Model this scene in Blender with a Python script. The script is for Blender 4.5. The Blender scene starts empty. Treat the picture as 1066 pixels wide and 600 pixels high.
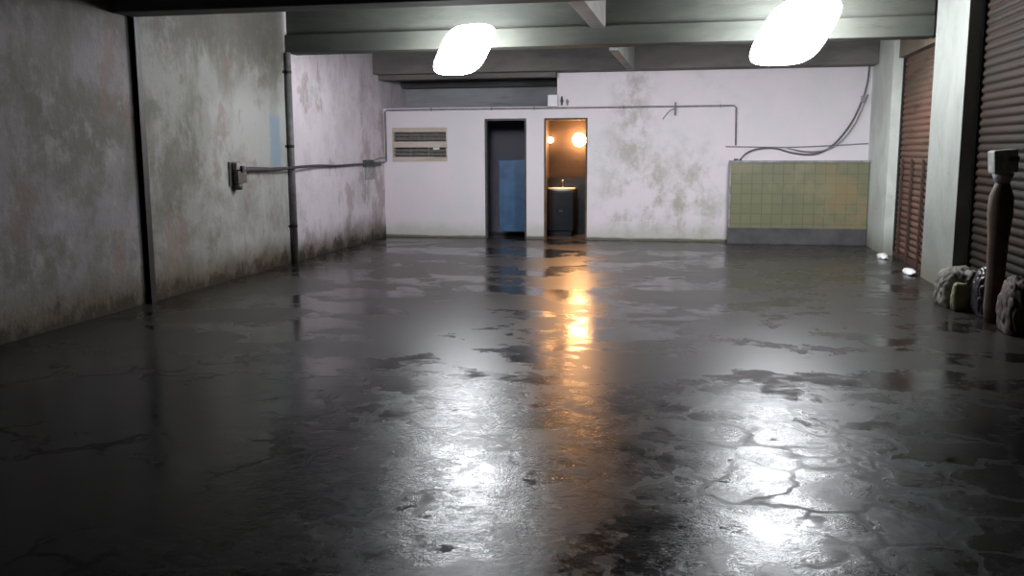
import bpy, bmesh, math, random
from mathutils import Vector, Matrix, noise
random.seed(7)
S = bpy.context.scene
C = S.collection

# ------------------------------------------------------------------ camera
cam_d = bpy.data.cameras.new('camera')
cam = bpy.data.objects.new('camera', cam_d); C.objects.link(cam)
F_PX, YAW, PITCH, ROLL = 950.6, 0.2003, 0.1507, -0.0038
cam_d.sensor_width = 36.0; cam_d.lens = 36.0 * F_PX / 1066.0
cam_d.clip_start = 0.05; cam_d.clip_end = 100
cy_, sy_ = math.cos(YAW), math.sin(YAW)
Fv = Vector((-sy_, cy_, 0)); Rv = Vector((cy_, sy_, 0)); Uv = Vector((0, 0, 1))
F2 = Fv*math.cos(PITCH) - Uv*math.sin(PITCH); U2 = Uv*math.cos(PITCH) + Fv*math.sin(PITCH)
R3 = Rv*math.cos(ROLL) + U2*math.sin(ROLL); U3 = U2*math.cos(ROLL) - Rv*math.sin(ROLL)
m = Matrix((R3, U3, -F2)).transposed().to_4x4()
m.translation = Vector((5.566, -15.871, 1.567))
cam.matrix_world = m
S.camera = cam

# ------------------------------------------------------------------ world, exposure
w = bpy.data.worlds.new('world'); S.world = w; w.use_nodes = True
w.node_tree.nodes['Background'].inputs[0].default_value = (0.5, 0.5, 0.6, 1)
w.node_tree.nodes['Background'].inputs[1].default_value = 0.004
S.view_settings.view_transform = 'Standard'; S.view_settings.look = 'None'
S.view_settings.gamma = 1.0; S.view_settings.use_curve_mapping = False
S.view_settings.exposure = 0.0
LAMP_1, LAMP_2, LAMP_3, BULB_R, BULB_L = 95.0, 88.0, 32.0, 210.0, 170.0
COOL = (0.93, 0.96, 1.0)
WARM = (1.0, 0.48, 0.18)

# ------------------------------------------------------------------ node helpers
class NT:
    def __init__(s, name):
        s.m = bpy.data.materials.new(name); s.m.use_nodes = True
        s.t = s.m.node_tree; s.n = s.t.nodes; s.l = s.t.links
        s.b = s.n['Principled BSDF']
        s.co = s.n.new('ShaderNodeTexCoord').outputs['Object']
        s.sep = None
    def put(s, sock, v):
        if hasattr(v, 'is_output') or isinstance(v, bpy.types.NodeSocket): s.l.new(v, sock)
        elif isinstance(v, (tuple, list)) and len(v) == 3 and sock.type == 'RGBA': sock.default_value = (*v, 1)
        else: sock.default_value = v
    def noise(s, scale, detail=5, rough=0.6, stretch=(1, 1, 1), off=(0, 0, 0), dist=0.0):
        mp = s.n.new('ShaderNodeMapping'); s.l.new(s.co, mp.inputs[0])
        mp.inputs['Scale'].default_value = stretch; mp.inputs['Location'].default_value = off
        t = s.n.new('ShaderNodeTexNoise'); s.l.new(mp.outputs[0], t.inputs['Vector'])
        t.inputs['Scale'].default_value = scale; t.inputs['Detail'].default_value = detail
        t.inputs['Roughness'].default_value = rough; t.inputs['Distortion'].default_value = dist
        return t.outputs['Fac']
    def rng(s, v, a, b, c=0.0, d=1.0, smooth=True):
        r = s.n.new('ShaderNodeMapRange'); s.put(r.inputs['Value'], v)
        r.interpolation_type = 'SMOOTHSTEP' if smooth else 'LINEAR'
        for k, x in zip(('From Min', 'From Max', 'To Min', 'To Max'), (a, b, c, d)): r.inputs[k].default_value = x
        return r.outputs['Result']
    def math(s, op, a, b=0.0):
        n = s.n.new('ShaderNodeMath'); n.operation = op; s.put(n.inputs[0], a); s.put(n.inputs[1], b)
        return n.outputs[0]
    def mix(s, f, a, b):
        n = s.n.new('ShaderNodeMix'); n.data_type = 'RGBA'
        s.put(n.inputs['Factor'], f); s.put(n.inputs['A'], a) if False else None
        s.put(n.inputs[6], a); s.put(n.inputs[7], b)
        return n.outputs[2]
    def axis(s, i):
        if s.sep is None:
            s.sep = s.n.new('ShaderNodeSeparateXYZ'); s.l.new(s.co, s.sep.inputs[0])
        return s.sep.outputs[i]
    def box(s, i, a, b, e=0.03):
        v = s.axis(i)
        return s.math('MULTIPLY', s.rng(v, a-e, a+e), s.rng(v, b-e, b+e, 1, 0))
    def bump(s, h, strength=0.3, dist=0.02):
        n = s.n.new('ShaderNodeBump'); n.inputs['Strength'].default_value = strength
        n.inputs['Distance'].default_value = dist; s.put(n.inputs['Height'], h)
        s.l.new(n.outputs[0], s.b.inputs['Normal']); return n
    def set(s, col=None, rough=None, metal=None, spec=None):
        if col is not None: s.put(s.b.inputs['Base Color'], col)
        if rough is not None: s.put(s.b.inputs['Roughness'], rough)
        if metal is not None: s.put(s.b.inputs['Metallic'], metal)
        if spec is not None: s.put(s.b.inputs['Specular IOR Level'], spec)
        return s.m

def simple(name, col, rough=0.6, metal=0.0, var=0.25, scale=9.0, bump=0.15):
    t = NT(name)
    f = t.noise(scale, 4)
    dark = tuple(c*(1-var) for c in col); lite = tuple(min(1, c*(1+var)) for c in col)
    t.bump(t.noise(scale*6, 3), bump, 0.004)
    return t.set(t.mix(t.rng(f, 0.3, 0.7), dark, lite), rough, metal)

def emissive(name, col, strength):
    t = NT(name)
    t.set((0.9, 0.9, 0.9), 0.4)
    t.put(t.b.inputs['Emission Color'], col); t.b.inputs['Emission Strength'].default_value = strength
    return t.m

# ------------------------------------------------------------------ materials
def plaster_left():
    t = NT('stained_plaster_left')
    y, z = t.axis(1), t.axis(2)
    far = t.rng(y, -4.1, -3.8)                       # pinkish newer whitewash beyond the pipe, paled further in place of lamp light
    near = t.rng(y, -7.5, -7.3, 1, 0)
    base = t.mix(far, (0.27, 0.27, 0.25), (0.66, 0.59, 0.635))
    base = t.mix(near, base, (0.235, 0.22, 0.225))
    clean = t.math('MULTIPLY', t.rng(t.math('ADD', y, t.math('MULTIPLY', t.noise(1.1, 6, 0.65), 1.2)), -5.6, -5.0), t.rng(z, 2.0, 2.5, 1, 0))
    base = t.mix(t.math('MULTIPLY', clean, t.rng(far, 0, 1, 1, 0)), base, (0.40, 0.40, 0.385))
    n1 = t.noise(0.9, 10, 0.68, (1, 1, 1), (3, 1, 2), 0.1)
    n2 = t.noise(2.6, 12, 0.74, (1, 1, 0.8), (0, 5, 0))
    n3 = t.noise(1.2, 9, 0.7, (1, 1.3, 0.8), (7, 0, 3), 0.15)
    n4 = t.noise(1.0, 8, 0.66, (1, 1.3, 0.5), (2, 8, 1), 0.1)
    n5 = t.noise(7, 8, 0.75)
    base = t.mix(t.math('MULTIPLY', t.rng(n1, 0.47, 0.60), t.math('MULTIPLY', t.rng(clean, 0, 1, 1, 0.5), t.rng(far, 0, 1, 0.75, 0.28))), base, (0.12, 0.115, 0.09))
    base = t.mix(t.math('MULTIPLY', t.rng(n4, 0.48, 0.60), t.math('MULTIPLY', t.rng(clean, 0, 1, 1, 0.4), t.rng(far, 0, 1, 0.6, 0.15))), base, (0.13, 0.13, 0.105))
    base = t.mix(t.math('MULTIPLY', t.rng(n2, 0.50, 0.66), t.rng(far, 0, 1, 0.5, 0.35)), base, (0.40, 0.375, 0.375))
    base = t.mix(t.math('MULTIPLY', t.rng(n3, 0.54, 0.62), 0.45), base, (0.20, 0.125, 0.105))
    base = t.mix(t.rng(n5, 0.58, 0.70, 0, 0.35), base, (0.10, 0.095, 0.08))
    topn = t.math('ADD', z, t.math('MULTIPLY', t.math('SUBTRACT', n2, 0.5), 2.2))      # ragged darkening towards the top of the wall
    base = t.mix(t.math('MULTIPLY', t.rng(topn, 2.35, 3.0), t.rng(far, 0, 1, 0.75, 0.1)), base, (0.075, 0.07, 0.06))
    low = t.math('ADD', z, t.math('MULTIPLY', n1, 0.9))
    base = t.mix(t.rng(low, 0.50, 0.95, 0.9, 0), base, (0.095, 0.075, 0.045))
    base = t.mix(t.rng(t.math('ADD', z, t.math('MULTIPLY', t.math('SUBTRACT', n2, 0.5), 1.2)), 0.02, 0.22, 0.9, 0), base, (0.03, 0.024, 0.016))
    bm = t.math('MULTIPLY', t.box(1, -4.50, -4.2, 0.05), t.box(2, 1.34, 2.02, 0.06))
    base = t.mix(t.math('MULTIPLY', bm, t.rng(n2, 0.38, 0.55, 0.35, 0.8)), base, (0.22, 0.32, 0.40))
    t.bump(t.math('ADD', n2, t.math('MULTIPLY', t.noise(18, 4), 0.3)), 0.55, 0.03)
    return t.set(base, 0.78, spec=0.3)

def plaster_back():
    t = NT('stained_plaster_back')
    x, z = t.axis(0), t.axis(2)
    n1 = t.noise(1.1, 10, 0.7, (1, 1, 1.1), (1, 0, 6), 0.1)
    n2 = t.noise(2.6, 12, 0.75, (1, 1, 0.8), (5, 0, 0), 0.0)
    base = t.mix(t.rng(n1, 0.35, 0.65), (0.84, 0.745, 0.80), (0.77, 0.735, 0.76))
    # mouldy map around the middle of the wall
    zone = t.math('MULTIPLY', t.box(0, 4.0, 6.0, 0.5), t.rng(z, 0.9, 1.9, 1, 0))
    mold = t.math('MULTIPLY', zone, t.rng(t.math('ADD', n2, t.math('MULTIPLY', n1, 0.6)), 0.72, 0.98))
    base = t.mix(t.math('MULTIPLY', mold, 0.9), base, (0.42, 0.39, 0.325))
    zone2 = t.math('MULTIPLY', t.box(0, 3.7, 6.3, 0.3), t.box(2, 0.0, 3.2, 0.1))
    base = t.mix(t.math('MULTIPLY', zone2, t.rng(n1, 0.5, 0.72, 0, 0.4)), base, (0.50, 0.42, 0.40))
    base = t.mix(t.math('MULTIPLY', t.math('MULTIPLY', t.box(0, 4.15, 4.75, 0.3), t.box(2, 1.3, 2.9, 0.2)), t.rng(n2, 0.42, 0.6, 0, 0.7)), base, (0.42, 0.38, 0.35))
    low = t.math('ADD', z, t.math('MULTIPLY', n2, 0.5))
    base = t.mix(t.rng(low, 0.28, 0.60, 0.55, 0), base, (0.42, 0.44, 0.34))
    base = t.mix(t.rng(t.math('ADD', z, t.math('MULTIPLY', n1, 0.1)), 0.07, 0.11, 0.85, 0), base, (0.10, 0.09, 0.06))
    t.bump(t.math('ADD', n2, t.math('MULTIPLY', t.noise(20, 4), 0.3)), 0.3, 0.02)
    return t.set(base, 0.75, spec=0.3)

def plaster_pillar(name='whitewashed_pillar', k=0.85):
    t = NT(name)
    n1 = t.noise(1.3, 6, 0.65, (1, 1, 0.7), (2, 9, 0), 0.5); n2 = t.noise(5, 6, 0.65)
    z = t.axis(2)
    base = t.mix(t.rng(n1, 0.35, 0.65), (0.33*k, 0.345*k, 0.32*k), (0.25*k, 0.26*k, 0.24*k))
    base = t.mix(t.rng(n2, 0.66, 0.72, 0, 0.7), base, (0.15, 0.15, 0.13))
    low = t.math('ADD', z, t.math('MULTIPLY', n1, 0.8))
    base = t.mix(t.rng(low, 0.35, 0.9, 0.8, 0), base, (0.18, 0.17, 0.13))
    t.bump(n2, 0.4, 0.02)
    return t.set(base, 0.75, spec=0.3)

def concrete(name, a, b, scale=1.6):
    t = NT(name)
    n1 = t.noise(scale, 6, 0.65, (0.5, 1, 1.6), (3, 3, 3), 0.4); n2 = t.noise(4, 6, 0.65, (0.35, 1, 2.2))
    base = t.mix(t.rng(n1, 0.32, 0.68), a, b)
    base = t.mix(t.rng(n2, 0.55, 0.72, 0, 0.5), base, tuple(c*0.45 for c in a))
    t.bump(t.math('ADD', n2, t.math('MULTIPLY', t.noise(25, 3), 0.3)), 0.4, 0.02)
    return t.set(base, 0.85, spec=0.25)

def wet_floor():
    t = NT('wet_asphalt_floor')
    x, y = t.axis(0), t.axis(1)
    big = t.noise(0.6, 6, 0.65, (1, 1, 1), (4, 2, 0), 0.3)
    mid = t.noise(1.9, 9, 0.72, (1, 1, 1), (0, 3, 0), 0.15)
    fine = t.noise(8, 7, 0.75, (1, 1, 1), (2, 2, 2))
    grit = t.noise(40, 4, 0.7)
    front = t.rng(t.math('ADD', y, t.math('MULTIPLY', big, 2.5)), -7.6, -10.2)    # broken, patchy paving in the foreground
    patch = t.rng(mid, 0.48, 0.54)
    pud = t.rng(t.noise(0.9, 9, 0.68, (0.8, 1.1, 1), (9, 4, 0), 0.2), 0.50, 0.55)   # puddles lying on the far, duller paving
    # thin crack-like dark seams between the worn slabs
    vo = t.n.new('ShaderNodeTexVoronoi'); vo.feature = 'DISTANCE_TO_EDGE'; vo.inputs['Scale'].default_value = 2.6
    mp = t.n.new('ShaderNodeVectorMath'); mp.operation = 'ADD'
    wn = t.n.new('ShaderNodeTexNoise'); wn.inputs['Scale'].default_value = 1.7; wn.inputs['Detail'].default_value = 6
    t.l.new(t.co, wn.inputs['Vector'])
    sc = t.n.new('ShaderNodeVectorMath'); sc.operation = 'SCALE'; sc.inputs['Scale'].default_value = 0.9
    t.l.new(wn.outputs['Color'], sc.inputs[0]); t.l.new(t.co, mp.inputs[0]); t.l.new(sc.outputs[0], mp.inputs[1])
    t.l.new(mp.outputs[0], vo.inputs['Vector'])
    seam = t.math('MULTIPLY', t.rng(vo.outputs['Distance'], 0.0, 0.11, 1, 0), t.math('MULTIPLY', front, t.rng(t.math('ADD', t.noise(1.3, 4, 0.6, (1, 1, 1), (8, 8, 1)), t.math('MULTIPLY', t.rng(x, 5.4, 6.2), 0.16)), 0.45, 0.65, 0, 0.9)))
    col = t.mix(t.rng(big, 0.35, 0.65), (0.008, 0.007, 0.007), (0.022, 0.020, 0.018))
    col = t.mix(t.math('MULTIPLY', patch, t.rng(front, 0, 1, 0.12, 0.7)), col, (0.040, 0.038, 0.037))
    col = t.mix(t.rng(fine, 0.52, 0.66, 0, 0.6), col, (0.010, 0.009, 0.008))
    mud = t.math('MULTIPLY', t.rng(mid, 0.55, 0.62), t.rng(front, 0, 1, 0.6, 0.15))
    col = t.mix(mud, col, (0.045, 0.028, 0.02))
    dull = t.math('MULTIPLY', t.math('SUBTRACT', 1.0, pud), t.rng(front, 0, 1, 1, 0))
    col = t.mix(t.math('MULTIPLY', dull, 0.8), col, (0.036, 0.032, 0.028))
    col = t.mix(t.math('MULTIPLY', seam, 0.8), col, (0.008, 0.007, 0.007))
    film = t.math('MAXIMUM', t.rng(t.math('ADD', x, t.math('MULTIPLY', mid, 1.6)), 3.6, 4.9, 1, 0), t.rng(t.math('ADD', x, mid), 7.1, 8.1))
    col = t.mix(t.math('MULTIPLY', t.math('MULTIPLY', film, front), 0.9), col, (0.006, 0.005, 0.005))
    r = t.mix(patch, (0.10, 0.10, 0.10), (0.26, 0.26, 0.26))
    r = t.mix(t.rng(big, 0.56, 0.66), r, (0.40, 0.40, 0.40))
    # a smooth standing film of water along the left side and by the right-hand shutters
    r = t.mix(t.math('MULTIPLY', film, 0.9), r, (0.11, 0.11, 0.11))
    r = t.mix(front, t.mix(pud, (0.33, 0.33, 0.33), (0.14, 0.14, 0.14)), r)
    r = t.mix(t.math('MULTIPLY', t.rng(t.noise(1.5, 8, 0.7, (1, 1, 1), (6, 1, 0)), 0.5, 0.56), t.rng(film, 0, 1, 0.55, 0.12)), r, (0.30, 0.30, 0.30))
    r = t.mix(seam, r, (0.55, 0.55, 0.55))
    h = t.math('ADD', t.math('MULTIPLY', mid, 0.75), t.math('MULTIPLY', fine, 0.35))
    h = t.math('ADD', h, t.math('MULTIPLY', grit, 0.10))
    h = t.math('SUBTRACT', h, t.math('MULTIPLY', seam, 0.12))
    h = t.math('MAXIMUM', h, 0.52)                               # standing water levels the hollows
    bn = t.bump(h, 0.6, 0.02)
    t.put(bn.inputs['Strength'], t.math('MULTIPLY', t.rng(front, 0, 1, 0.13, 0.42), t.rng(film, 0, 1, 1, 0.35)))
    return t.set(col, r, spec=t.rng(front, 0, 1, 0.34, 0.11))

def tiles():
    t = NT('olive_wall_tiles')
    # brick coordinates: x along, z up
    cmb = t.n.new('ShaderNodeCombineXYZ'); t.l.new(t.axis(0), cmb.inputs[0]); t.l.new(t.axis(2), cmb.inputs[1])
    br = t.n.new('ShaderNodeTexBrick'); t.l.new(cmb.outputs[0], br.inputs['Vector'])
    br.offset = 0.0; br.inputs['Scale'].default_value = 1.0
    br.inputs['Brick Width'].default_value = 0.165; br.inputs['Row Height'].default_value = 0.165
    br.inputs['Mortar Size'].default_value = 0.008; br.inputs['Mortar Smooth'].default_value = 0.3
    br.inputs['Color1'].default_value = (0.215, 0.21, 0.12, 1); br.inputs['Color2'].default_value = (0.195, 0.195, 0.115, 1)
    br.inputs['Mortar'].default_value = (0.145, 0.145, 0.10, 1)
    n = t.noise(2.2, 5, 0.6)
    base = t.mix(t.rng(n, 0.5, 0.7, 0, 0.6), br.outputs['Color'], (0.30, 0.27, 0.17))
    rust = t.math('MULTIPLY', t.box(0, 7.6, 8.4, 0.3), t.rng(t.noise(3, 5), 0.45, 0.6))
    base = t.mix(t.math('MULTIPLY', rust, 0.6), base, (0.32, 0.22, 0.11))
    t.bump(t.math('SUBTRACT', 1.0, br.outputs['Fac']), 0.4, 0.004)
    return t.set(base, 0.4)

def shutter_mat(name, a, b, c):
    t = NT(name)
    n1 = t.noise(1.2, 5, 0.6, (1, 0.5, 1.4), (0, 2, 5), 0.6); n2 = t.noise(6, 5, 0.65, (1, 0.25, 2.5))
    base = t.mix(t.rng(n1, 0.4, 0.62), a, b)
    base = t.mix(t.rng(n2, 0.52, 0.66, 0, 0.7), base, c)
    t.bump(n2, 0.2, 0.006)
    return t.set(base, 0.75, 0.0, spec=0.15)

M = dict(
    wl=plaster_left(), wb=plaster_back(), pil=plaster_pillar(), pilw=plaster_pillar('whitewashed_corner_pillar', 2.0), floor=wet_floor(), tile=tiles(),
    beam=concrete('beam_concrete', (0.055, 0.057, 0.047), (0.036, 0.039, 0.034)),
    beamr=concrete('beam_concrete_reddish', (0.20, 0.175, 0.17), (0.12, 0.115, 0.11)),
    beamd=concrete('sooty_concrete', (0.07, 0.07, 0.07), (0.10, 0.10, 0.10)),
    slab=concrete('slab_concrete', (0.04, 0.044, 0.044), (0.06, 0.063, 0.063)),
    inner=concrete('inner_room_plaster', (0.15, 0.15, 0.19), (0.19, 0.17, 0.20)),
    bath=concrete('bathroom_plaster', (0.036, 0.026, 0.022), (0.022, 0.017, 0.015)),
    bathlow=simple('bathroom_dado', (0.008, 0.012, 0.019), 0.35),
    recess=concrete('recess_plaster', (0.45, 0.45, 0.47), (0.36, 0.36, 0.38)),
    darkpost=simple('dark_steel', (0.018, 0.019, 0.019), 0.55, 0.3),
    greypipe=simple('grey_painted_pipe', (0.13, 0.13, 0.125), 0.5),
    conduit=simple('grey_conduit', (0.22, 0.20, 0.21), 0.5),
    cable=simple('black_cable', (0.055, 0.05, 0.055), 0.6),
    cablem=simple('dusty_dark_cable', (0.14, 0.13, 0.14), 0.6),
    cableg=simple('grey_cable', (0.30, 0.29, 0.31), 0.6),
    boxd=simple('dark_box_plastic', (0.07, 0.07, 0.068), 0.5),
    boxg=simple('grey_box_plastic', (0.30, 0.29, 0.29), 0.5),
    white=simple('white_plastic', (0.80, 0.79, 0.80), 0.5, 0, 0.06),
    blue=simple('blue_paint', (0.055, 0.12, 0.23), 0.45, 0, 0.2, 3.0),
    cream=concrete('cream_block', (0.56, 0.47, 0.38), (0.62, 0.54, 0.50), 3.0),
    dark=simple('dark_void', (0.24, 0.23, 0.22), 0.8),
    blade=simple('grey_louvre', (0.25, 0.235, 0.22), 0.6),
    plinth=simple('wet_grey_render', (0.085, 0.08, 0.085), 0.5, 0, 0.3, 3.0),
    rail=simple('rusty_rail', (0.06, 0.028, 0.022), 0.7),
    sh1=shutter_mat('rust_red_shutter', (0.15, 0.082, 0.06), (0.115, 0.08, 0.06), (0.06, 0.045, 0.035)),
    sh2=shutter_mat('brown_green_shutter', (0.026, 0.012, 0.007), (0.016, 0.013, 0.008), (0.006, 0.005, 0.004)),
    lint=simple('brown_lintel_render', (0.15, 0.12, 0.085), 0.8, 0, 0.2, 2.0),
    wood=simple('brown_wood', (0.11, 0.07, 0.045), 0.7, 0, 0.3, 5.0),
    sack=simple('pale_sack', (0.15, 0.14, 0.12), 0.75, 0, 0.3, 6.0),
    sacky=simple('yellowed_paper', (0.20, 0.18, 0.10), 0.7),
    postbox=simple('dusty_white_metal', (0.30, 0.31, 0.30), 0.6),
    bag=simple('black_bag', (0.02, 0.02, 0.024), 0.3),
    redbag=simple('faded_pink_sack', (0.09, 0.065, 0.062), 0.8, 0, 0.3, 6.0),
    basin=simple('white_ceramic', (0.75, 0.72, 0.68), 0.15, 0, 0.03),
    chrome=simple('dull_chrome', (0.6, 0.6, 0.6), 0.25, 1.0, 0.05),
    scrap=simple('white_lump_surface', (0.92, 0.93, 0.92), 0.4, 0, 0.04),
    hood=simple('white_lamp_housing', (0.75, 0.75, 0.75), 0.4, 0, 0.03),
    l1=emissive('lamp_glare_lit', COOL, LAMP_1), l2=emissive('lamp_glare_lit_bright', COOL, LAMP_2),
    l3=emissive('tube_glass_lit', COOL, LAMP_3),
    bulb=emissive('warm_bulb_glass', WARM, BULB_R), bulb2=emissive('warm_bulb_glass_dim', WARM, BULB_L),
)

# ------------------------------------------------------------------ mesh helpers
def bx(bm, x0, x1, y0, y1, z0, z1, bev=0.0):
    x0, x1 = sorted((x0, x1)); y0, y1 = sorted((y0, y1)); z0, z1 = sorted((z0, z1))
    r = bmesh.ops.create_cube(bm, size=1.0)
    vs = r['verts']
    for v in vs:
        v.co = Vector(((x0+x1)/2 + v.co.x*(x1-x0), (y0+y1)/2 + v.co.y*(y1-y0), (z0+z1)/2 + v.co.z*(z1-z0)))
    if bev > 0:
        es = list({e for v in vs for e in v.link_edges})
        bmesh.ops.bevel(bm, geom=es, offset=bev, segments=2, affect='EDGES', profile=0.6)
    return vs

def catmull(pts, n=6):
    P = [Vector(p) for p in pts]
    if len(P) < 3: return P
    Q = [P[0]*2-P[1]] + P + [P[-1]*2-P[-2]]
    out = []
    for i in range(1, len(Q)-2):
        a, b, c, d = Q[i-1:i+3]
        for k in range(n):
            t = k/n
            out.append(0.5*((2*b) + (c-a)*t + (2*a-5*b+4*c-d)*t*t + (3*b-a-3*c+d)*t**3))
    out.append(P[-1]); return out

def tube(bm, pts, r, seg=10, smooth=0):
    P = catmull(pts, smooth) if smooth else [Vector(p) for p in pts]
    rs = r if isinstance(r, (list, tuple)) else [r]*len(P)
    if len(rs) != len(P): rs = [rs[int(i*(len(rs)-1)/(len(P)-1))] for i in range(len(P))]
    T0 = (P[1]-P[0]).normalized()
    up = Vector((0, 0, 1)) if abs(T0.z) < 0.9 else Vector((0, 1, 0))
    N = T0.cross(up).normalized(); rings = []
    for i, p in enumerate(P):
        T = ((P[min(i+1, len(P)-1)] - P[max(i-1, 0)])).normalized()
        N = (N - T*N.dot(T)).normalized(); B = T.cross(N)
        k = 1.0
        if 0 < i < len(P)-1:
            c = (P[i]-P[i-1]).normalized().dot(T); k = 1.0/max(c, 0.5)
        rings.append([bm.verts.new(p + (N*math.cos(a)+B*math.sin(a))*rs[i]) for a in [2*math.pi*j/seg for j in range(seg)]])
    for a, b in zip(rings, rings[1:]):
        for j in range(seg): bm.faces.new((a[j], a[(j+1) % seg], b[(j+1) % seg], b[j]))
    bm.faces.new(rings[0][::-1]); bm.faces.new(rings[-1])

def lathe(bm, prof, c, seg=32, axis='Z'):
    rings = []
    for r, h in prof:
        ring = []
        for j in range(seg):
            a = 2*math.pi*j/seg
            v = Vector((max(r, 1e-4)*math.cos(a), max(r, 1e-4)*math.sin(a), h))
            if axis == 'Y': v = Vector((v.x, -v.z, v.y))
            if axis == 'X': v = Vector((v.z, v.x, v.y))
            ring.append(bm.verts.new(v + Vector(c)))
        rings.append(ring)
    for a, b in zip(rings, rings[1:]):
        for j in range(seg): bm.faces.new((a[j], a[(j+1) % seg], b[(j+1) % seg], b[j]))
    bm.faces.new(rings[0][::-1]); bm.faces.new(rings[-1])

def blob(bm, c, sx, sy, sz, amp=0.15, freq=3.0, sub=4, seed=0.0, floor=None, power=2.0, fold=0.0):
    r = bmesh.ops.create_icosphere(bm, subdivisions=sub, radius=1.0)
    for v in r['verts']:
        d = v.co.normalized()
        k = (abs(d.x)**power + abs(d.y)**power + abs(d.z)**power)**(-1/power)
        q = d*freq + Vector((seed, seed*1.7, -seed))
        k *= 1 + amp*noise.noise(q) + amp*0.6*noise.noise(q*2.3) + amp*0.35*abs(noise.noise(q*5.1)) - fold*max(0.0, 1-abs(noise.noise(Vector((q.x*1.9+q.z, q.y*1.9, q.z*0.7))))*7)
        if fold: k *= 1 + 0.22*max(0.0, d.z-0.55)*2.2
        v.co = Vector((d.x*k*sx, d.y*k*sy, d.z*k*sz)) + Vector(c)
        if floor is not None and v.co.z < floor: v.co.z = floor
    return r['verts']

def obj(name, bm, mat, parent=None, smooth=False, kind=None, world=True):
    me = bpy.data.meshes.new(name)
    bmesh.ops.recalc_face_normals(bm, faces=bm.faces[:]); bm.to_mesh(me); bm.free()
    if smooth:
        for p in me.polygons: p.use_smooth = True
    me.materials.append(mat)
    o = bpy.data.objects.new(name, me); C.objects.link(o)
    if parent is not None:
        o.parent = parent; o.matrix_parent_inverse = Matrix.Translation(-parent.location)
    if kind: o['kind'] = kind
    return o

def thing(name, label, cat, loc, group=None):
    o = bpy.data.objects.new(name, None); C.objects.link(o); o.location = loc; o.empty_display_size = 0.1
    o['label'] = label; o['category'] = cat
    if group: o['group'] = group
    return o
def tag(o, label, cat, group=None):
    o['label'] = label; o['category'] = cat
    if group: o['group'] = group
    return o
def B(*a, **k):
    bm = bmesh.new(); bx(bm, *a, **k); return bm
def struct(name, bm, mat, parent=None, **k):
    return obj(name, bm, mat, parent, kind=None if parent else 'structure', **k)

def wall_with_holes(bm, u0, u1, z0, z1, holes, y0, y1):
    us = sorted({u0, u1, *[h[0] for h in holes], *[h[1] for h in holes]})
    zs = sorted({z0, z1, *[h[2] for h in holes], *[h[3] for h in holes]})
    V = {}
    def vert(u, y, z):
        if (u, y, z) not in V: V[(u, y, z)] = bm.verts.new((u, y, z))
        return V[(u, y, z)]
    solid = lambda i, j: 0 <= i < len(us)-1 and 0 <= j < len(zs)-1 and not any(h[0] < (us[i]+us[i+1])/2 < h[1] and h[2] < (zs[j]+zs[j+1])/2 < h[3] for h in holes)
    for i in range(len(us)-1):
        for j in range(len(zs)-1):
            if not solid(i, j): continue
            a, b, c, d = us[i], us[i+1], zs[j], zs[j+1]
            for y in (y0, y1): bm.faces.new([vert(a, y, c), vert(b, y, c), vert(b, y, d), vert(a, y, d)])
            if not solid(i-1, j): bm.faces.new([vert(a, y0, c), vert(a, y1, c), vert(a, y1, d), vert(a, y0, d)])
            if not solid(i+1, j): bm.faces.new([vert(b, y0, c), vert(b, y1, c), vert(b, y1, d), vert(b, y0, d)])
            if not solid(i, j-1): bm.faces.new([vert(a, y0, c), vert(b, y0, c), vert(b, y1, c), vert(a, y1, c)])
            if not solid(i, j+1): bm.faces.new([vert(a, y0, d), vert(b, y0, d), vert(b, y1, d), vert(a, y1, d)])

# ------------------------------------------------------------------ the setting
YB = -18.0           # room end behind the camera
ZT = 3.45            # slab soffit
ZB = 2.88            # beam soffit
struct('floor', B(-0.3, 8.9, YB-0.2, 2.2, -0.2, 0.0), M['floor'])
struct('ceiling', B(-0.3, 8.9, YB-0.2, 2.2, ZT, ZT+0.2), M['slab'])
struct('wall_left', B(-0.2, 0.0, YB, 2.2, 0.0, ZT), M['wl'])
bm = bmesh.new()
wall_with_holes(bm, 0.0, 8.42, 0.0, 2.90, [(0.16, 1.18, 1.36, 1.96), (1.86, 2.61, 0.0, 2.10), (2.92, 3.68, 0.0, 2.10), (0.0, 3.15, 2.30, 2.90)], 0.0, 0.14)
struct('wall_back', bm, M['wb'])
struct('wall_front', B(0.0, 8.42, YB-0.15, YB, 0.0, ZT), M['beamd'])
# right wall: solid behind, two big openings closed by roller shutters
bm = bmesh.new()
bx(bm, 8.27, 8.9, -5.37, -4.0, 0.0, ZT)            # wide white pillar
bx(bm, 8.27, 8.9, -11.0, -9.6, 0.0, ZT)
bx(bm, 8.27, 8.9, YB, -15.2, 0.0, ZT)
struct('wall_right', bm, M['pil'])
struct('trim_12', B(8.27, 8.9, -1.62, 0.0, 0.0, ZT), M['pilw'])   # corner pillar
bm = bmesh.new()
bx(bm, 8.34, 8.9, -4.0, -1.62, 2.84, ZT)
bx(bm, 8.34, 8.9, -9.6, -5.37, 3.20, ZT)
bx(bm, 8.34, 8.9, -15.2, -11.0, 3.20, ZT)
struct('trim_1', bm, M['lint'])                     # lintels over the shutters
# cross beams
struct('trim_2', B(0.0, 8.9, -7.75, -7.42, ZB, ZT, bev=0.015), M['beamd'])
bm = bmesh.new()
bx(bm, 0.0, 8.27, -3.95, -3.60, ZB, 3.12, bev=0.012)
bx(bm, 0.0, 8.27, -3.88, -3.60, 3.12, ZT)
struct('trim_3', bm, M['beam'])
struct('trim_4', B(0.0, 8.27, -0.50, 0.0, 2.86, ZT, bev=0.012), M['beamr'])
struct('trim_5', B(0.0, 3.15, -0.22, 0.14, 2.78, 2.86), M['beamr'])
struct('trim_6', B(0.0, 8.9, -11.6, -11.25, ZB, ZT), M['beamd'])
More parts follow.
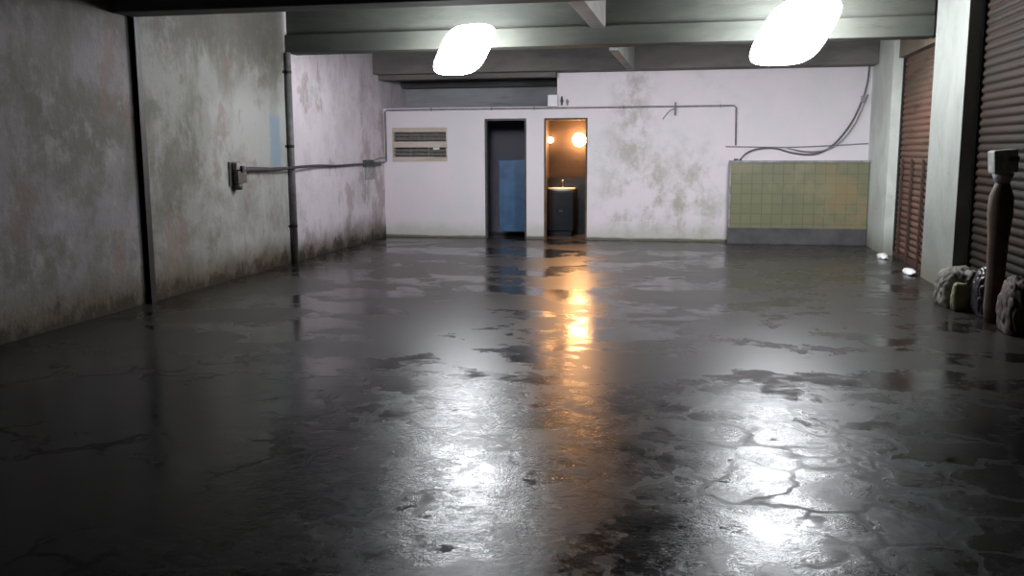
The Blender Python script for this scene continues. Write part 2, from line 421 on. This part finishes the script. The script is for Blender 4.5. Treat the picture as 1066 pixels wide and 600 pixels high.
# longitudinal ribs
struct('trim_7', B(4.18, 4.36, -7.42, -3.88, 3.09, ZT, bev=0.008), M['beamr'])
struct('trim_8', B(4.38, 4.50, -3.60, -0.50, 2.84, ZT, bev=0.008), M['pil'])
# space over the low rooms and the rooms themselves
bm = bmesh.new(); bx(bm, 0.0, 3.30, 1.35, 1.45, 2.30, 3.45); struct('trim_9', bm, M['recess'])
struct('trim_10', B(0.0, 3.30, 1.05, 1.35, 2.72, 3.45), M['beamd'])
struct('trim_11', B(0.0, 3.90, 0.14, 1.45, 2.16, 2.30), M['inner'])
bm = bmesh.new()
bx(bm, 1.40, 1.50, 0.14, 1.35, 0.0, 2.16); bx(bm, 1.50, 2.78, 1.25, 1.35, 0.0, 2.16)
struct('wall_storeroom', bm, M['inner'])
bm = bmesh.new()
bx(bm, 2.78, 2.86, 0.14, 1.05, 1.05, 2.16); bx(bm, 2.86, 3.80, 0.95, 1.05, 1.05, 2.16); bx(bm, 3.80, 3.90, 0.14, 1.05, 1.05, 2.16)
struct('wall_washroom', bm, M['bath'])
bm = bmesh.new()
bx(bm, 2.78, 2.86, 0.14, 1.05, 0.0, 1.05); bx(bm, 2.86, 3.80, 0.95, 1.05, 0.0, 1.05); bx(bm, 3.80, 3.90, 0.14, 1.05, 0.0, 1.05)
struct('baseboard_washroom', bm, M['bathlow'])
# thin door frames
for i, (a, b) in enumerate(((1.86, 2.61), (2.92, 3.68))):
    bm = bmesh.new()
    bx(bm, a, a+0.035, 0.02, 0.12, 0.0, 2.10); bx(bm, b-0.035, b, 0.02, 0.12, 0.0, 2.10); bx(bm, a+0.035, b-0.035, 0.02, 0.12, 2.065, 2.10)
    struct('door_%d' % (i+1), bm, M['boxd'] if i == 0 else M['wood'])

# ------------------------------------------------------------------ louvred vent in the back wall
t = thing('wall_vent', 'cream concrete wall vent with two dark louvred slots, left end of the back wall', 'vent', (0.67, 0.0, 1.36))
bm = bmesh.new(); wall_with_holes(bm, 0.16, 1.18, 1.36, 1.96, [(0.18, 1.16, 1.44, 1.61), (0.18, 1.16, 1.71, 1.88)], -0.015, 0.13)
obj('frame', bm, M['cream'], t)
for z0 in (1.44, 1.71):
    obj('backing', B(0.18, 1.16, 0.10, 0.125, z0, z0+0.17), M['dark'], t)
    for k in range(2):
        bm = bmesh.new(); zz = z0+0.03+k*0.07
        vs = bx(bm, 0.18, 1.16, 0.02, 0.09, zz, zz+0.008)
        for v in vs: v.co.z += (v.co.y-0.02)*0.45
        obj('louvre', bm, M['blade'], t)
    for xx in (0.50, 0.83):
        obj('divider', B(xx-0.006, xx+0.006, 0.004, 0.019, z0, z0+0.17), M['blade'], t)
tag(obj('paper_scrap', B(0.92, 1.03, -0.006, 0.0195, 1.565, 1.605), M['white']), 'small pale scrap caught in the lower slot of the wall vent', 'scrap')

# ------------------------------------------------------------------ blue panel door seen inside the left doorway
t = thing('panel_door', 'blue half-height panel door standing inside the dark left doorway', 'door', (2.35, 0.30, 0.0))
obj('door_leaf', B(2.06, 2.72, 0.30, 0.335, 0.10, 1.37, bev=0.004), M['blue'], t)
bm = bmesh.new()
for a in ((2.06, 2.12, 0.10, 1.37), (2.66, 2.72, 0.10, 1.37), (2.12, 2.66, 0.10, 0.18), (2.12, 2.66, 1.30, 1.37), (2.12, 2.66, 0.70, 0.76)):
    bx(bm, a[0], a[1], 0.288, 0.30, a[2], a[3])
obj('stile', bm, M['blue'], t)
obj('post', B(2.72, 2.775, 0.29, 0.345, 0.0, 1.45), M['darkpost'], t)
for z in (0.3, 1.15): obj('hinge', B(2.69, 2.735, 0.280, 0.288, z, z+0.09), M['darkpost'], t)

# ------------------------------------------------------------------ washroom fittings
def globe(name, label, c, r, mat):
    t = thing(name, label, 'lamp', (c[0], 0.95, c[2]))
    bm = bmesh.new(); lathe(bm, [(0.0, 0), (0.055, 0), (0.055, 0.015), (0.028, 0.03), (0.028, 0.07)], (c[0], 0.95, c[2]), 24, 'Y')
    obj('lamp_holder', bm, M['white'], t, smooth=True)
    bm = bmesh.new(); y0 = 0.95-0.06-r
    bmesh.ops.create_icosphere(bm, subdivisions=4, radius=r, matrix=Matrix.Translation((c[0], y0, c[2])))
    obj('glass_globe', bm, mat, t, smooth=True)
globe('bulb_lamp', 'bright orange bulb glowing at the right jamb of the washroom doorway', (3.44, 0, 1.735), 0.12, M['bulb'])
globe('bulb_lamp', 'smaller orange bulb showing at the left jamb of the washroom doorway', (2.895, 0, 1.735), 0.05, M['bulb2'])
t = thing('wash_basin', 'washbasin with orange-lit rim inside the right doorway below the bulbs', 'basin', (3.12, 0.80, 0.0))
bm = bmesh.new()
lathe(bm, [(0.06, 0.801), (0.17, 0.803), (0.225, 0.82), (0.25, 0.86), (0.235, 0.87), (0.205, 0.86), (0.17, 0.83), (0.03, 0.815)], (0, 0, 0), 40)
for v in bm.verts: v.co.x = v.co.x*1.05+3.12; v.co.y = v.co.y*0.72+0.765
obj('bowl', bm, M['basin'], t, smooth=True)
bm = bmesh.new(); bx(bm, 2.90, 3.36, 0.58, 0.945, 0.10, 0.80, bev=0.005); bx(bm, 2.93, 3.33, 0.62, 0.94, 0.0, 0.10)
obj('cabinet', bm, M['bathlow'], t)
for xx in (3.11, 3.15): obj('knob', B(xx-0.008, xx+0.008, 0.565, 0.58, 0.45, 0.47, bev=0.002), M['chrome'], t)
bm = bmesh.new(); tube(bm, [(3.12, 0.93, 0.86), (3.12, 0.93, 0.98), (3.12, 0.90, 1.01), (3.12, 0.83, 0.99)], 0.012, 10, 4)
obj('tap', bm, M['chrome'], t, smooth=True)

# ------------------------------------------------------------------ tiled tank against the back wall
t = thing('tiled_tank', 'long olive-green tiled tank with dark grey plinth against the back wall', 'tank', (7.2, -0.15, 0.0))
obj('body', B(6.10, 8.26, -0.26, -0.002, 0.27, 1.34), M['tile'], t)
obj('plinth', B(6.07, 8.262, -0.28, -0.002, 0.0, 0.27, bev=0.006), M['plinth'], t)
bm = bmesh.new(); bx(bm, 6.07, 6.10, -0.275, -0.002, 0.27, 1.37); bx(bm, 6.10, 8.262, -0.275, -0.002, 1.34, 1.37)
obj('edge_render', bm, M['boxg'], t)

# ------------------------------------------------------------------ roller shutters
def shutter(label, y0, y1, z1, mat, pitch, rails):
    t = thing('roller_shutter', label, 'shutter', (8.44, (y0+y1)/2, 0.0))
    bm = bmesh.new()
    prof = []; n = int((z1-0.07)/pitch); z = 0.07
    for i in range(n):
        for f, d in ((0.0, 0.0), (0.12, -0.004), (0.3, -0.016), (0.5, -0.020), (0.7, -0.016), (0.88, -0.004)):
            prof.append((8.44+d, z+f*pitch))
        z += pitch
    prof.append((8.44, z1))
    prev = None
    for X, Z in prof:
        cur = [bm.verts.new(p) for p in ((X, y0, Z), (X, y1, Z), (8.455, y1, Z), (8.455, y0, Z))]
        if prev:
            for k in range(4): bm.faces.new((prev[k], prev[(k+1) % 4], cur[(k+1) % 4], cur[k]))
        else: bm.faces.new(cur)
        prev = cur
    bm.faces.new(prev)
    obj('slat_curtain', bm, mat, t)
    obj('bottom_bar', B(8.405, 8.47, y0, y1, 0.0, 0.07, bev=0.006), M['rail'], t)
    for yy in (y0, y1):
        s = 0.05 if yy == y0 else -0.05
        obj('guide_rail', B(8.40, 8.438-0.02, yy, yy+s, 0.07, z1), M['darkpost'], t)
    for yy in rails:
        obj('upright_bar', B(8.385, 8.405, yy-0.028, yy+0.028, 0.0, 1.42), M['rail'], t)
    return t
shutter('rust-red roller shutter between the white pillars near the tiled tank', -3.995, -1.625, 2.835, M['sh1'], 0.085, (-1.95, -2.55, -3.2))
shutter('brown-green roller shutter at the right edge, in front of it a post and sacks', -9.595, -5.375, 3.195, M['sh2'], 0.085, ())
bm = bmesh.new()

# ------------------------------------------------------------------ left wall fittings
bm = bmesh.new()
bx(bm, 0.0, 0.008, -7.475, -7.385, 0.0, ZB); bx(bm, 0.008, 0.05, -7.436, -7.424, 0.0, ZB); bx(bm, 0.05, 0.058, -7.475, -7.385, 0.0, ZB)
tag(obj('steel_post', bm, M['darkpost']), 'dark steel post against the left wall, nearest the camera', 'post')
t = thing('wall_pipe', 'grey vertical pipe on the left wall behind the thick black cable', 'pipe', (0.05, -3.98, 0.0))
bm = bmesh.new(); tube(bm, [(0.05, -3.98, 0.0), (0.05, -3.98, ZB)], 0.042, 20); obj('tube', bm, M['greypipe'], t, smooth=True)
for z in (0.5, 1.6, 2.6):
    bm = bmesh.new(); bx(bm, 0.0, 0.012, -4.06, -3.90, z, z+0.04); lathe(bm, [(0.046, 0), (0.046, 0.04)], (0.05, -3.98, z), 20)
    obj('clamp', bm, M['darkpost'], t)

t = thing('switch_box', 'dark grey switch box on the left wall where the thick black cable starts', 'switch box', (0.0, -5.5, 1.13))
obj('back_plate', B(0.0, 0.02, -5.66, -5.38, 1.14, 1.43, bev=0.003), M['boxd'], t)
obj('housing', B(0.02, 0.10, -5.60, -5.38, 1.17, 1.32, bev=0.01), M['boxd'], t)
obj('cover', B(0.02, 0.085, -5.60, -5.38, 1.335, 1.42, bev=0.006), M['boxg'], t)
obj('lever', B(0.085, 0.12, -5.52, -5.46, 1.30, 1.38, bev=0.004), M['cable'], t)
bm = bmesh.new(); lathe(bm, [(0.05, 1.09), (0.06, 1.12), (0.06, 1.17)], (0.05, -5.53, 0), 16); obj('gland', bm, M['boxd'], t, smooth=True)
t2 = thing('junction_box', 'dark junction box over a grey plate near the far left corner', 'junction box', (0.0, -0.9, 1.06))
bm = bmesh.new(); bx(bm, 0.0, 0.07, -1.10, -0.72, 1.29, 1.40, bev=0.006); bx(bm, 0.0, 0.09, -0.80, -0.42, 1.29, 1.36, bev=0.006)
obj('housing', bm, M['boxd'], t2)
obj('plate', B(0.0, 0.015, -1.02, -0.52, 1.06, 1.29, bev=0.002), M['boxg'], t2)
bm = bmesh.new(); bx(bm, 0.07, 0.078, -1.06, -0.86, 1.31, 1.38, bev=0.002); obj('lid', bm, M['cable'], t2)
bm = bmesh.new()
tube(bm, [(0.05, -5.38, 1.335), (0.055, -5.1, 1.33), (0.06, -4.7, 1.32), (0.10, -4.3, 1.325), (0.118, -3.98, 1.335), (0.10, -3.6, 1.34), (0.06, -3.0, 1.34), (0.045, -2.4, 1.325), (0.04, -1.7, 1.33), (0.04, -1.10, 1.335)],
     [0.034, 0.03, 0.024, 0.020, 0.019, 0.019, 0.018, 0.018, 0.017, 0.016], 10, 6)
tag(obj('power_cable', bm, M['cable'], smooth=True), 'thick black cable across the left wall between switch box and junction box', 'cable')

# ------------------------------------------------------------------ conduit along the back wall
t = thing('conduit', 'thin grey conduit running over both doorways with a drop at each end', 'conduit', (3.0, -0.02, 1.3))
bm = bmesh.new()
tube(bm, [(0.02, -0.42, 1.345), (0.022, -0.06, 1.345), (0.045, -0.022, 1.36), (0.045, -0.02, 2.24), (0.075, -0.02, 2.268), (6.12, -0.02, 2.272), (6.155, -0.02, 2.24), (6.165, -0.02, 1.625)], 0.015, 10)
obj('tube', bm, M['conduit'], t, smooth=True)
for xx in (0.9, 2.0, 2.75, 4.3, 5.9):
    obj('saddle', B(xx-0.012, xx+0.012, -0.040, -0.002, 2.245, 2.295), M['conduit'], t)
bm = bmesh.new(); tube(bm, [(0.022, -0.50, 1.40), (0.022, -0.30, 1.425), (0.03, -0.04, 1.43)], 0.008, 8, 4)
tag(obj('thin_wire', bm, M['conduit'], smooth=True), 'short thin wire from the junction box to the far left corner', 'wire')

t = thing('wall_hook', 'small grey metal bracket crossing the conduit, right of the doorways', 'bracket', (5.16, -0.03, 2.2))
bm = bmesh.new(); bx(bm, 5.145, 5.175, -0.048, -0.036, 2.12, 2.34, bev=0.002); bx(bm, 5.145, 5.175, -0.048, 0.0, 2.32, 2.34)
obj('plate', bm, M['conduit'], t)
bm = bmesh.new(); tube(bm, [(5.16, -0.04, 2.24), (5.07, -0.035, 2.20), (4.98, -0.02, 2.10), (4.96, -0.012, 2.06)], 0.009, 8, 4)
obj('stay', bm, M['cableg'], t, smooth=True)

t = thing('meter_box', 'small white box on the conduit over the right doorway', 'box', (3.15, 0.0, 2.30))
obj('case', B(3.00, 3.17, -0.09, 0.0, 2.295, 2.49, bev=0.006), M['white'], t)
obj('lid', B(3.015, 3.155, -0.096, -0.09, 2.31, 2.475, bev=0.002), M['white'], t)
for i, xx in enumerate((3.235, 3.33)):
    bm = bmesh.new()
    h = 0.16 if i == 0 else 0.11
    lathe(bm, [(0.0, 2.31), (0.016, 2.315), (0.018, 2.31+h*0.4), (0.024, 2.31+h*0.6), (0.010, 2.31+h), (0.0, 2.31+h)], (xx, -0.027, 0), 12)
    bx(bm, xx-0.03, xx+0.03, -0.012, 0.0, 2.37, 2.39)
    tag(obj('insulator', bm, M['boxd'] if i == 0 else M['boxg'], smooth=False),
        ('dark insulator just right of the small white box above the doorway', 'paler short insulator, second to the right of the small white box')[i], 'insulator')

bm = bmesh.new()
tube(bm, [(6.00, -0.012, 1.60), (6.9, -0.012, 1.585), (7.5, -0.012, 1.60), (8.262, -0.012, 1.64)], 0.009, 8, 5)
tag(obj('thin_wire', bm, M['conduit'], smooth=True), 'taut thin wire stretched along the white wall above the olive tiles', 'wire')
bm = bmesh.new()
tube(bm, [(6.24, -0.10, 1.385), (6.36, -0.04, 1.50), (6.55, -0.03, 1.565), (6.80, -0.03, 1.57), (7.05, -0.03, 1.50), (7.30, -0.03, 1.465), (7.52, -0.03, 1.50), (7.75, -0.03, 1.66), (7.98, -0.03, 1.98), (8.13, -0.03, 2.35), (8.19, -0.03, 2.60), (8.21, -0.03, 2.86)], 0.014, 8, 6)
tag(obj('slack_cable', bm, M['cablem'], smooth=True), 'dark sagging cable looping up the white wall from the tiled tank', 'cable')
bm = bmesh.new()
tube(bm, [(6.95, -0.012, 1.585), (7.25, -0.05, 1.52), (7.55, -0.05, 1.53), (7.83, -0.05, 1.68), (8.04, -0.05, 1.98), (8.16, -0.05, 2.30), (8.205, -0.05, 2.42)], 0.011, 8, 6)
tag(obj('slack_cable', bm, M['cableg'], smooth=True), 'paler grey cable sagging in front of the dark looping cable', 'cable')
bm = bmesh.new(); bx(bm, 8.11, 8.17, -0.07, 0.0, 2.30, 2.40, bev=0.006); 
tag(obj('cable_clip', bm, M['boxg']), 'grey clip holding the looping cables to the wall corner', 'clip')
bm = bmesh.new(); bx(bm, 6.14, 6.21, -0.12, -0.04, 1.3705, 1.40, bev=0.004); bx(bm, 6.22, 6.27, -0.12, -0.07, 1.3705, 1.39, bev=0.004)
tag(obj('cable_plug', bm, M['cable']), 'small dark plug lying on the left end of the tiled tank', 'plug')

# ------------------------------------------------------------------ lamps
def glare_lamp(label, c, w, h, d, mat, shear=0.95):
    t = thing('beam_lamp', label, 'lamp', (c[0], -3.95, c[2]), None)
    bm = bmesh.new()
    vs = blob(bm, (0, 0, 0), w/2, d/2, h/2, 0.0, 1, 5, 0, None, 3.6)  # body enlarged and slanted to include the glare around the lamp
    for v in vs: v.co.x += v.co.z*shear*w/h*0.5
    for v in vs: v.co += Vector(c)
    obj('glare_body', bm, mat, t, smooth=True)
    bm = bmesh.new(); bx(bm, c[0]-0.09, c[0]+0.09, -3.985, -3.95, 2.90, 3.05, bev=0.005)
    obj('wall_plate', bm, M['hood'], t)
    bm = bmesh.new(); tube(bm, [(c[0], -3.97, 2.96), (c[0], c[1]+d*0.4, 2.96)], 0.03, 14)
    obj('arm', bm, M['hood'], t)
glare_lamp('glowing white lamp shaped with its glare on the beam above the left doorway, left of the pair', (2.66, -4.50, 2.80), 0.62, 0.60, 0.30, M['l1'])
glare_lamp('larger glowing white lamp shaped with its glare on the beam above the tiled tank', (6.62, -4.55, 2.90), 0.80, 0.74, 0.34, M['l2'])
t = thing('batten_lamp', 'tube lamp under the ceiling behind the near beam, glinting on the wet floor', 'lamp', (1.95, -5.4, 3.45))
obj('housing', B(1.45, 2.45, -5.45, -5.35, 3.36, ZT, bev=0.006), M['hood'], t)
bm = bmesh.new(); tube(bm, [(1.48, -5.40, 3.325), (2.42, -5.40, 3.325)], 0.019, 14); obj('tube', bm, M['l3'], t, smooth=True)
for xx in (1.47, 2.43):
    obj('end_holder', B(xx-0.012, xx+0.012, -5.425, -5.375, 3.30, 3.36), M['hood'], t)

# ------------------------------------------------------------------ clutter by the right shutter
PX, PY = 8.21, -7.03
t = thing('timber_post', 'brown post with a pale box on top before the right-edge shutter', 'post', (PX, PY, 0.0))
bm = bmesh.new()
pr = [(0.07, 0.0), (0.08, 0.15), (0.078, 0.45), (0.085, 0.75), (0.105, 0.98), (0.10, 1.14), (0.07, 1.22), (0.055, 1.27)]
lathe(bm, pr, (PX, PY, 0), 20)
obj('shaft', bm, M['wood'], t, smooth=True)
bm = bmesh.new(); lathe(bm, [(0.056, 1.25), (0.075, 1.29), (0.09, 1.345)], (PX, PY, 0), 20); obj('collar', bm, M['boxg'], t, smooth=True)
bm = bmesh.new(); bx(bm, PX-0.10, PX+0.10, PY-0.10, PY+0.10, 1.345, 1.55, bev=0.02)
for v in bm.verts: v.co.x += (v.co.z-1.345)*-0.08; v.co.z += (v.co.x-PX)*0.08
obj('box', bm, M['postbox'], t)
obj('latch', B(PX+0.01, PX+0.09, PY-0.115, PY-0.09, 1.45, 1.49), M['boxd'], t)

bm = bmesh.new(); blob(bm, (8.15, -6.12, 0.14), 0.20, 0.24, 0.20, 0.12, 1.6, 5, 3.1, 0.0, 3.6, 0.13)
tag(obj('sack', bm, M['sack'], smooth=True), 'crumpled pale sack on the floor at the foot of the wide white pillar', 'sack')
bm = bmesh.new(); blob(bm, (8.08, -6.45, 0.12), 0.075, 0.06, 0.13, 0.12, 1.8, 4, 8.1, 0.0, 4.0, 0.12)
tag(obj('paper_bag', bm, M['sacky'], smooth=True), 'small yellowed paper bag in front of the crumpled pale sack', 'bag')
bm = bmesh.new(); blob(bm, (8.24, -6.68, 0.19), 0.10, 0.17, 0.22, 0.12, 1.8, 5, 5.4, 0.0, 3.0, 0.14)
tag(obj('rubbish_bag', bm, M['bag'], smooth=True), 'black rubbish bag on the floor beside the brown post', 'bag')
bm = bmesh.new(); blob(bm, (8.25, -7.48, 0.18), 0.11, 0.22, 0.24, 0.12, 1.6, 5, 9.4, 0.0, 3.4, 0.13)
tag(obj('sack', bm, M['redbag'], smooth=True), 'dull pinkish sack at the right edge beside the brown post', 'sack')

for (x, y, s, lab) in ((8.20, -3.72, 0.13, 'small white lump on the wet floor beside the wide pillar'), (8.20, -2.0, 0.13, 'small white lump on the wet floor beside the tiled tank corner')):
    bm = bmesh.new(); blob(bm, (x, y, 0.02), s*0.5, s*1.5, 0.045, 0.35, 2.2, 3, x+y, 0.0, 2.2)  # low white lumps on the floor along the shutter foot
    tag(obj('white_lump', bm, M['scrap'], smooth=True), lab, 'scrap')
